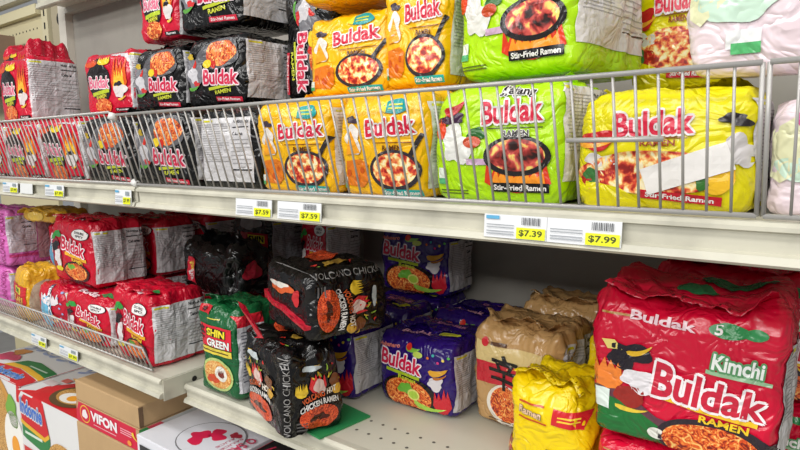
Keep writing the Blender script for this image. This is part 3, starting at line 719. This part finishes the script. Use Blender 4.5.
# ================================================================== third row
G3 = 'packs on the third layer'
pack('red', -1.262, -1.112, .745, .238, .15, 'red noodle pack on the third layer, highest red one', group=G3, D=.13, ears=0)
pack('black', -1.098, -.90, .735, .2375, .16, 'black noodle pack on the third layer with pale side panel', group=G3, D=.15)
pack('cheese', -.712, -.50, .70, .232, .15, 'orange-yellow noodle pack on the third layer, only its bottom edge in view', group=G3, D=.15)
G4 = 'spare red packs at the back of the upper left shelf'
x = -2.43
pack('red', x - .1, x + .1, .93, Z1, .142, 'red noodle pack at the back of the upper left shelf, bottom of three', group=G4, under=True)
pack('red', x - .1, x + .1, .93, .084, .142, 'red noodle pack at the back of the upper left shelf, middle of three', group=G4, under=True)
pack('red', x - .09, x + .13, .93, .234, .135, 'crumpled dark red noodle pack peaking up against the grey back panel, far left', group=G4, crumple=1.5, ears=4, D=.15, k=2)


# ================================================================== lower shelf, left bay
ZL = -.4585
GL = 'packs on the lower left shelf'
pack('volcanopink', -2.08, -1.905, .665, ZL, .120, 'pink noodle pack resting on the shelf under another pink pack', group=GL, D=.13, under=True)
pack('volcanopink', -2.08, -1.89, .665, -.330, .165, 'pink noodle pack on top of another, grey side panel showing', group=GL, D=.13)
pack('mi', -1.838, -1.712, .645, ZL, .145, 'small yellow noodle bag with a red panel beside the pink packs', group=GL, D=.09, yaw=-10, ears=0)
pack('dots', -1.684, -1.536, .655, ZL, .114, 'red and sky blue noodle pack at the bottom, behind the short fence', group=GL, D=.10, k=1, under=True)
pack('dots', -1.86, -1.69, .762, ZL, .112, 'red and sky blue noodle pack in the dark behind the yellow bag', group=GL, D=.07, under=True)
pack('dots', -1.86, -1.69, .76, -.341, .135, 'red and sky blue noodle pack with dots, upper of the two', group=GL, D=.07, under=True)
pack('tomato', -1.524, -1.305, .650, ZL, .117, 'red noodle pack at the bottom behind the short fence, carrying another red one', group=GL, D=.14, under=True)
pack('tomato', -1.648, -1.412, .680, -.334, .165, 'red noodle pack stacked upon another, green leaf and speech bubble on it', group=GL, D=.135, yaw=-1, crumple=1.4)
pack('tomato', -1.286, -1.110, .645, ZL, .158, 'red noodle pack at the end of the short fence, big white side panel', group=GL, D=.13, yaw=-3, crumple=1.4)
pack('red', -1.63, -1.43, .845, ZL, .119, 'red noodle pack on the lower left shelf, base of the second pile', group=GL, D=.125, under=True)
pack('tomato', -1.63, -1.412, .84, -.334, .155, 'dark red noodle pack directly behind the speech-bubble pack, grey side panel', group=GL, D=.125)
pack('red', -1.63, -1.43, .99, ZL, .119, 'red noodle pack on the lower left shelf, base of the rearmost pile', group=GL, D=.14, under=True)
pack('tomato', -1.62, -1.395, .985, -.334, .155, 'dark red noodle pack in the rear, third one back in the row', group=GL, D=.13)
# flat yellow packet on top
_seed[0] += 1
p = Pack(.20, .11, .04, film((206, 160, 46)), seed=55, crumple=1.2, ears=0, n=4, bulge=0); p.ell('front', .5, .5, .2, .3, ink((226, 190, 80)), 1); p.seal(p.base, y=.1, lean=-.02, h=.002)
p.poly('top', blob2d(.35, .4, .15, .2, 3, .2), ink((225, 180, 80)), 1)
p.build((-1.775, .70, -.196), 4, 'yellow single noodle packet lying flat on the red packs', tilt=(0, 0), name='noodle_packet')

# ================================================================== lower shelf, right bay
ZR = -.4815
GR = 'packs on the lower right shelf'
pack('shingreen', -1.0, -.874, .672, ZR, .180, 'green noodle pack with red and yellow band at the shelf seam', group=GR, D=.125, crumple=1.5)
pack('volcano', -.866, -.682, .645, ZR, .150, 'black noodle pack with orange noodles standing at the shelf edge', group=GR, D=.112, yaw=-20, crumple=1.5, ears=.6)
_seed[0] += 1
# the upper one lies on its side, so its art reads downwards
p = Pack(.170, .152, .117, film(COL['volcano']), seed=33, crumple=1.4, ears=.2); p.rot90 = {'right'}; p.noseal = True; d_volcano(p, 1)
tm = p.parts.setdefault('torn_flap', MB())
tm.add([(-.085, -.006, .062), (-.04, -.011, .050), (0, -.014, .050), (.04, -.012, .040), (.08, -.010, .030), (.08, -.008, .024), (.04, -.010, .032), (0, -.012, .042), (-.04, -.009, .041), (-.085, -.005, .048),
        (-.085, .003, .062), (-.04, .004, .050), (0, .004, .050), (.04, .004, .040), (.08, .004, .030), (.08, .004, .024), (.04, .004, .032), (0, .004, .042), (-.04, .004, .041), (-.085, .004, .048)],
       [[i, i + 1, 8 - i, 9 - i] for i in range(4)] + [[i, (i + 1) % 10, 10 + (i + 1) % 10, 10 + i] for i in range(10)] + [[10 + 9 - i, 10 + 8 - i, 10 + i + 1, 10 + i] for i in range(4)], film((196, 30, 52)))
p.build((-.735, .672, -.314), -18, 'black noodle pack lying on top of others, orange noodle picture on its side', GR)
# red torn wrapper end sticking out of the lower volcano pack
mb = MB()
mb.add([(0, 0, 0), (.012, -.004, .008), (-.035, -.01, .052), (-.050, -.002, .058), (.020, -.006, .004), (-.02, .006, -.006), (.0, .008, .004), (-.04, .006, .05)],
       [[0, 4, 1], [0, 1, 2, 3], [0, 3, 7, 6], [1, 6, 7, 2], [2, 7, 3], [5, 0, 6], [5, 4, 0], [4, 6, 1], [5, 6, 4]], film((200, 26, 52)))
o = mb.build('film_strip', None, False); o.location = (-.775, .640, CH - .322); tag(o, 'torn red film strip lying on top of the lower black pack', 'film strip')
pack('shinblack', -1.043, -.876, .830, ZR, .134, 'black noodle pack on the deck behind the green one, below the crumpled one', group=GR, D=.115, under=True)
_seed[0] += 1
pack('tomato', -1.275, -1.07, .815, ZL, .112, 'red noodle pack in the dark under the crumpled black one', group=GR, D=.13, under=True)
p = Pack(.225, .13, .118, film(COL['shinblack']), seed=61, crumple=3.0, ears=1.5, n=6); p.seal(p.base, h=.03, lean=-.03)
p.poly('front', [(.14, .22), (.34, .18), (.34, .70), (.17, .72)], ink((196, 30, 52)), 1); p.text('front', 'SHIN', .26, .56, .16, .12, ink((225, 205, 70)), 3, rot=-70); p.text('front', 'BLACK', .24, .35, .2, .11, ink((225, 220, 220)), 3, rot=-70)
p.poly('right', blob2d(.4, .55, .16, .2, 3, .3), ink((150, 26, 44)), 0)
p.build((-1.165, .812, -.338), -6, 'crumpled glossy black noodle pack slumped above the green one', GR)
pack('shinblack', -1.29, -1.135, .99, -.332, .165, 'black noodle pack with red panel at the back, grey side label', group=GR, D=.13)
pack('shinblack', -1.30, -1.13, .99, ZL, .118, 'black noodle pack at the back of the lower shelf, bottom of the pile', group=GR, D=.14, under=True)
pack('tomato', -1.07, -.975, 1.03, -.334, .17, 'narrow red noodle pack in the shadow by the back panel', group=GR, D=.13)
pack('tomato', -1.043, -.90, 1.03, ZR, .138, 'red noodle pack on the lower deck by the back panel', group=GR, D=.14, under=True)
pack('purple', -.868, -.697, .802, ZR, .146, 'purple noodle pack beside the black one, white side panel showing', group=GR, D=.135, under=True)
pack('purple', -.674, -.500, .842, ZR, .136, 'purple noodle pack at the front showing a lime and noodle picture', group=GR, D=.15, yaw=-1)
pack('purple', -.665, -.485, 1.02, ZR, .139, 'purple noodle pack behind the front purple one, seen from above', group=GR, D=.14, ears=.2)
pack('purple', -.87, -.69, .962, ZR, .142, 'purple noodle pack with only its dark top showing behind the black packs', group=GR, D=.11, ears=.2)
pack('purple', -.865, -.685, 1.092, ZR, .138, 'purple noodle pack at the back, carrying the upright purple one', group=GR, D=.135, under=True)
pack('purple', -.865, -.665, 1.098, -.338, .150, 'purple noodle pack standing upright on the others against the back panel', group=GR, D=.11)
pack('tan', -.484, -.318, .872, ZR, .180, 'tan noodle pack with a black brush character on red', group=GR, D=.14, crumple=2, ears=.9, yaw=-4)
pack('tan', -.470, -.31, 1.045, ZR, .184, 'tan noodle pack behind the front tan one, only its creased top visible', group=GR, D=.14, crumple=2)
pack('honey', -.352, -.230, .722, ZR, .158, 'crinkled bright yellow noodle pack beside the tan and the big red pack', group=GR, D=.13, crumple=2.0, yaw=-5, n=7)
pack('honey', -.288, -.218, .890, ZR, .180, 'yellow noodle pack further back, between the tan and the big red pack', group=GR, D=.14, crumple=1.6)
pack('kimchi', -.214, -.024, .705, ZR, .122, 'red noodle pack below the big red one, at the bottom right', group=GR, D=.155, under=True)
pack('kimchi', -.222, -.016, .700, -.353, .178, 'big red noodle pack with a green corner, frontmost at lower right', group=GR, D=.155, ears=1.2, crumple=1.4, res=(40, 24, 30), yaw=-1, topslope=.008)
pack('kimchi', -.19, .03, .895, ZR, .14, 'red noodle pack behind the big red one, bottom of the rear pile', group=GR, D=.15, under=True)
pack('kimchi', -.19, .03, .89, -.335, .17, 'dark red noodle pack behind and above the big red one', group=GR, D=.15, crumple=1.8)

# green card lying on the deck
mb = MB(); mb.box(-.075, .018, 0, .115, 0, .003, mat((40, 140, 80), .6)); t = mb.build('cardboard_sign'); t.location = (-.672, .662, CH - .4823); t.rotation_euler = (0, 0, R(-9))
tag(t, 'flat green cardboard sign lying on the perforated deck', 'sign')
mb = MB(); mb.add([(-.06, .03, .0034), (-.01, .03, .0034), (-.01, .045, .0034), (-.06, .045, .0034)], [[0, 1, 2, 3]], mat((230, 228, 224), .6))
mb.add([(-.035 + .016 * math.cos(q * .4), .012 + .010 * math.sin(q * .4), .0034) for q in range(16)], [list(range(16))], mat((200, 40, 60), .6)); mb.build('printed_marks', t)

# ================================================================== cartons below
class Carton(Printable):
    def __init__(s, W, D, H, base, bev=.002):
        super().__init__(W, D, H); s.cell = .05
        mb = MB(); mb.box(-W / 2, W / 2, 0, D, 0, H, base, bev); s.parts['box_body'] = mb
        s.bvh = BVHTree.FromPolygons(mb.v, mb.f)
    def lay(s, face, vs, fs, material, layer=0, part='box_body', cell=None):
        super().lay(face, vs, fs, material, layer, 'box_body' if part == 'wrapper' else part, cell)
    def build(s, loc, yaw, label, group=None, name='noodle_carton'):
        o = thing(name, (loc[0], loc[1], loc[2] + CH), label, 'carton', group, (0, 0, R(yaw)))
        for k, mb in s.parts.items(): mb.build(k.split('@')[0], o)
        return o
cm = lambda c: mat(c, .45, 0, 0, 60, .1)
def indo(x0, x1, yf, zt, label, seed):
    W = x1 - x0; H = .6; D = .42
    z0 = -1.05
    H = zt - z0
    p = Carton(W, D, H, cm((226, 226, 226))); F = 'front'; T = 'top'
    f = lambda m: 1 - m / H              # metres below the top edge
    R0, G0, Y0 = cm((206, 30, 40)), cm((36, 126, 66)), cm((228, 176, 44))
    if seed == 2:
        p.poly(F, [(.0, f(.0)), (.40, f(.0)), (.47, f(.09)), (.40, f(.105)), (.0, f(.085))], R0, 1)
        p.poly(F, [(.0, f(.085)), (.40, f(.105)), (.47, f(.09)), (.48, f(.10)), (.40, f(.118)), (.0, f(.098))], Y0, 2)
        p.poly(F, [(.0, f(.098)), (.40, f(.118)), (.48, f(.10)), (.47, f(.145)), (.38, f(.155)), (.0, f(.135))], G0, 1)
        p.text(F, 'Indomie', .21, f(.045), .35, .045 / H, cm((70, 120, 210)), 5, 'brand_lettering', rot=-4, outline=cm((240, 240, 244)), ow=.1)
        p.bars(F, .08, f(.128), .36, f(.11), 1, cm((215, 230, 215)), 3)
        p.rect(F, .0, f(.34), .32, f(.165), cm((206, 40, 44)), 1); p.text(F, 'MI', .12, f(.195), .14, .035 / H, cm((240, 200, 60)), 4, 'dish_lettering'); p.text(F, 'goreng', .16, f(.245), .26, .04 / H, cm((240, 200, 60)), 4, 'dish_lettering')
        p.ell(F, .66, f(.22), .30, .12 / H, cm((206, 150, 70)), 1, 'food_picture'); p.ell(F, .64, f(.20), .25, .10 / H, FRIED, 2, 'food_picture')
        p.poly(F, blob2d(.92, f(.19), .08, .05 / H, 5, .25), cm((120, 185, 70)), 3, 'garnish_picture')
        p.rect(F, .94, f(.05), 1, f(.0), R0, 3)
        p.poly(T, [(.16, .12), (.30, .26), (.62, .24), (.98, .16), (.98, .0), (.16, .0)], R0, 4); p.poly(T, [(.05, .0), (.30, .0), (.30, .10)], R0, 4)
        p.ell(T, .56, .14, .24, .13, cm((96, 70, 40)), 5, 'food_picture'); p.ell(T, .56, .15, .20, .10, FRIED, 6, 'food_picture')
        p.ell(T, .56, .12, .13, .06, cm((240, 238, 230)), 7, 'food_picture'); p.ell(T, .58, .12, .06, .035, cm((238, 160, 40)), 8, 'food_picture'); p.poly(T, blob2d(.46, .30, .24, .03, 3, .2), cm((230, 160, 40)), 5); p.poly(T, blob2d(.5, .34, .2, .02, 7, .2), cm((200, 50, 40)), 5)
        p.rect(T, .04, .14, .2, .20, cm((205, 190, 190)), 5); p.rect(T, .14, .22, .24, .27, cm((220, 110, 100)), 5)
    else:
        p.ell(F, .42, f(.15), .46, .17 / H, cm((206, 150, 70)), 1, 'food_picture'); p.ell(F, .38, f(.14), .40, .15 / H, FRIED, 2, 'food_picture')
        p.ell(F, .82, f(.18), .17, .09 / H, cm((244, 242, 236)), 3, 'food_picture'); p.ell(F, .84, f(.20), .07, .035 / H, cm((240, 160, 40)), 4, 'food_picture'); p.poly(F, blob2d(.82, f(.09), .10, .045 / H, 5, .25), cm((120, 175, 70)), 3, 'garnish_picture')
        p.poly(F, [(.0, f(.26)), (.5, f(.34)), (.0, f(.34))], R0, 4)
        p.rect(F, .93, f(.05), 1, f(.0), R0, 3)
        p.poly(T, [(.30, .0), (1.0, .0), (1.0, .11), (.60, .15), (.30, .12)], R0, 1)
        p.poly(T, [(.34, .125), (.60, .155), (1.0, .115), (1.0, .16), (.60, .20), (.38, .18)], Y0, 2); p.poly(T, [(.38, .18), (.60, .20), (1.0, .16), (1.0, .25), (.60, .29), (.44, .26)], G0, 1)
        p.text(T, 'Indomie', .62, .07, .44, .075, cm((90, 140, 220)), 5, 'brand_lettering', outline=cm((240, 240, 244)), rot=2)
        p.bars(T, .6, .2, .9, .23, 1, cm((200, 225, 205)), 3)
        p.poly(T, blob2d(.18, .22, .13, .07, 4, .3), cm((206, 60, 100)), 2); p.poly(T, blob2d(.15, .32, .1, .05, 6, .3), cm((200, 130, 60)), 2)
    for i in range(6):
        p.poly(T, chili2d(.14 + .14 * i, .40 + .02 * (i % 2), .15, .018, .6 - .3 * (i % 3)), cm((150, 165, 205)), 2)
        p.poly(T, chili2d(.10 + .15 * i, .46, .10, .015, 2.2 + .3 * i), cm((160, 175, 212)), 2)
    p.ell(T, .4, .66, .25, .1, cm((150, 100, 60)), 2, 'food_picture'); p.ell(T, .4, .67, .2, .07, FRIED, 3, 'food_picture'); p.poly(T, blob2d(.75, .62, .2, .08, 4, .25), cm((206, 60, 100)), 2)
    p.rect('right', 0, .5, 1, f(.0), cm((206, 30, 44)), 0)
    p.build((x0 + W / 2, yf, z0), 1.5, label, 'printed noodle cartons under the left bay')
indo(-2.19, -1.822, .632, -.665, 'white and red printed noodle carton at the left picture edge', 1)
indo(-1.812, -1.447, .632, -.665, 'white and red printed noodle carton with a fried egg bowl on top', 2)

br = card((186, 154, 112), .05)
p = Carton(.275, .34, .05, br, .003); p.rect('right', .0, .05, .03, .95, card((110, 84, 60)), 0)
p.build((-1.3, .622, -.5965), 1, 'plain brown cardboard carton on top of the red banded one', 'brown cartons beside the printed ones', 'cardboard_carton')
p = Carton(.275, .34, .052, br, .002); V = cm((206, 26, 62))
p.rect('front', .0, .02, 1, .98, V, 0); p.rect('right', 0, .02, 1, .98, cm((224, 226, 222)), 0)
p.ell('front', .16, .52, .085, .42, cm((236, 200, 60)), 1); p.ell('front', .16, .52, .075, .37, V, 2); p.poly('front', blob2d(.16, .52, .04, .24, 3, .2), cm((238, 230, 230)), 3)
p.text('front', 'VIFON', .47, .60, .42, .48, cm((240, 236, 238)), 3, 'brand_lettering', bold=.045); p.bars('front', .3, .18, .66, .25, 1, cm((235, 190, 195)), 2)
p.bars('front', .73, .45, .9, .75, 3, cm((235, 170, 180)), 2); p.poly('front', chili2d(.95, .5, .5, .02, -1.2), cm((236, 200, 60)), 3); p.ell('front', .86, .2, .03, .12, cm((235, 150, 60)), 3)
p.poly('right', [(.0, .02), (.22, .02), (.05, .98), (0, .98)], cm((60, 150, 80)), 1); p.poly('right', [(.22, .02), (.32, .02), (.15, .98), (.05, .98)], cm((225, 80, 100)), 1)
p.build((-1.3, .621, -.6495), 1, 'brown carton with a red printed band and white lettering', 'brown cartons beside the printed ones', 'cardboard_carton')
p = Carton(.275, .34, .3995, br, .003)
p.build((-1.3, .618, -1.05), 1, 'brown carton at the bottom, below the red banded one', 'brown cartons beside the printed ones', 'cardboard_carton')
# white carton
H = .45
p = Carton(.25, .40, H, cm((226, 227, 234))); T = 'top'
p.ell(T, .60, .20, .32, .17, cm((120, 120, 124)), 1, 'printed_badge'); p.ell(T, .60, .20, .31, .163, cm((222, 223, 230)), 2, 'printed_badge')
p.poly(T, blob2d(.50, .17, .10, .06, 5, .4), cm((214, 30, 76)), 3, 'printed_badge'); p.poly(T, blob2d(.60, .24, .09, .05, 9, .4), cm((214, 30, 76)), 3, 'printed_badge'); p.poly(T, blob2d(.74, .29, .05, .03, 4, .35), cm((170, 40, 60)), 3, 'printed_badge')
p.text(T, 'O SAUCE', .92, .20, .24, .10, cm((205, 60, 96)), 3, 'printed_lettering', rot=-90)
for i in range(2): p.text(T, 'SAUCE', .83 - .06 * i, .22, .14, .03, cm((190, 110, 130)), 3, 'printed_lettering', rot=-90)
p.rect('front', .05, .80, .55, .96, cm((54, 54, 58)), 1); p.rect('front', .12, .86, .3, .9, cm((170, 170, 170)), 2)
p.build((-1.028, .612, -1.05), 0, 'white carton with a round badge and pink lettering on its lid')
p = Carton(.36, .40, H - .003, cm((30, 28, 30))); p.text('top', 'HOT', .14, .25, .2, .14, cm((206, 40, 80)), 2, 'printed_lettering', rot=-20); p.rect('top', 0, 0, .012, 1, cm((200, 40, 70)), 1)
p.build((-.715, .612, -1.05), 0, 'black carton with red lettering under the black noodle packs')

# ================================================================== price tags
def price(x0, x1, zt, zb, yp, label, s, blue=True, small=False):
    W = x1 - x0; H = zt - zb
    p = Printable(W, .002, H); mb = MB(); mb.box(-W / 2, W / 2, 0, .0012, 0, H, mat((226, 228, 230), .4), 0); p.parts['paper@front'] = mb; p.bvh = BVHTree.FromPolygons(mb.v, mb.f); p.cell = .05
    F = 'front'; I = lambda c: mat(c, .45)
    if blue: p.rect(F, .04, .80, .26, .95, I((90, 165, 205)), 0, 'paper')
    n = 13
    if not small:
        for i in range(n): p.rect(F, .62 + .30 * i / n, .62, .62 + .30 * (i + .3 + .3 * ((i * 7) % 3) / 2) / n, .93, I((70, 72, 78)), 0, 'barcode')
    else: p.rect(F, .68, .62, .9, .9, I((140, 150, 155)), 0, 'barcode')
    p.bars(F, .05, .40, .5, .62, 2, I((150, 154, 160)), 0, 'paper', .3)
    p.bars(F, .05, .12, .5, .34, 2, I((160, 164, 170)), 0, 'paper', .4)
    p.rect(F, .54, .03, .985, .50, I((228, 232, 30)), 0, 'price_box')
    p.text(F, s, .762, .265, .36, .30, I((70, 74, 20)), 1, 'price_figures', bold=.02)
    o = thing('price_tag', ((x0 + x1) / 2, yp, CH + zb), label, 'price tag', 'price tags on the shelf edges', (R(-4), 0, 0))
    built = {}
    for k, m in p.parts.items():
        k = k.split('@')[0]
        built[k] = m.build(k, built['price_box'] if k == 'price_figures' else o)
yp = .5855
price(-1.66, -1.572, -.0715, -.096, yp, 'small price tag on the upper rail at the far left', '$7.99', small=True)
mb = MB(); mb.box(-.033, .033, 0, .0012, 0, .024, mat((222, 224, 222), .45)); t = mb.build('blank_tag'); t.location = (-1.525, yp, CH - .096); t.rotation_euler = (R(-4), 0, 0); tag(t, 'blank white tag on the upper rail between two small price tags', 'price tag', 'price tags on the shelf edges')
price(-1.425, -1.335, -.0710, -.096, yp, 'small price tag on the upper rail, under the middle red pack', '$7.99', small=True)
price(-1.120, -1.062, -.0725, -.1005, yp, 'small price tag on the upper rail, right at the seam', '$7.99', small=True)
price(-.752, -.668, -.0745, -.1005, yp, 'price tag on the upper rail under the turned black pack', '$7.59', blue=False)
price(-.655, -.566, -.0745, -.1005, yp, 'price tag on the upper rail under the left orange-yellow pack', '$7.59', blue=False)
price(-.310, -.2355, -.0735, -.0995, yp, 'price tag with blue corner on the upper rail, under the lime pack', '$7.39')
price(-.2350, -.158, -.0735, -.0995, yp, 'price tag on the upper rail, rightmost, reading a higher price', '$7.99', blue=False)
yp = .6115
price(-1.645, -1.560, -.4655, -.490, yp, 'small price tag on the lower rail, farther left one', '$7.99', small=True)
price(-1.487, -1.395, -.4655, -.490, yp, 'small price tag on the lower rail, near the brown carton', '$7.99', small=True)

# ================================================================== light and camera
def area(name, loc, rot, sx, sy, e, col=(1, .98, .95)):
    l = bpy.data.lights.new(name, 'AREA'); l.shape = 'RECTANGLE'; l.size = sx; l.size_y = sy; l.energy = e; l.color = col
    o = link(name, l); o.location = loc; o.rotation_euler = rot
area('ceiling_strip_light', (-.6, -.75, 3.1), (R(18), 0, 0), 6.5, .35, 82)
area('aisle_strip_light', (-.6, -2.2, 3.1), (R(35), 0, 0), 6.5, .35, 70)
area('added_fill_light', (-.4, -5.0, 3.1), (R(60), 0, 0), 7.5, .5, 260)  # added shallow-angle fill to brighten the back of the lower shelf, no real fixture
w = bpy.data.worlds.new('World'); bpy.context.scene.world = w; w.use_nodes = True
bg = w.node_tree.nodes['Background']; bg.inputs[0].default_value = (.94, .97, 1, 1); bg.inputs[1].default_value = .34

f = 580.0
def nrm(v): return Vector(v).normalized()
eL = nrm((-800, -68, f)); e0 = nrm((421, -80, f)); e2 = (e0 - eL * e0.dot(eL)).normalized(); up = eL.cross(e2)
if up.y > 0: up = -up
rows = [-eL, e2, up]      # world axes seen in the camera's right / down / forward frame
right = Vector([r.x for r in rows]); down = Vector([r.y for r in rows]); fwd = Vector([r.z for r in rows])
cd = bpy.data.cameras.new('camera'); cam = link('camera', cd)
M = Matrix((( right.x, -down.x, -fwd.x, 0), (right.y, -down.y, -fwd.y, 0), (right.z, -down.z, -fwd.z, CH), (0, 0, 0, 1)))
cam.matrix_world = M
cd.sensor_width = 36; cd.lens = f / 800 * 36; cd.clip_start = .02
sc = bpy.context.scene; sc.camera = cam
vs = sc.view_settings; vs.view_transform = 'Standard'; vs.look = 'None'; vs.exposure = -0.32; vs.gamma = 1; vs.use_curve_mapping = False
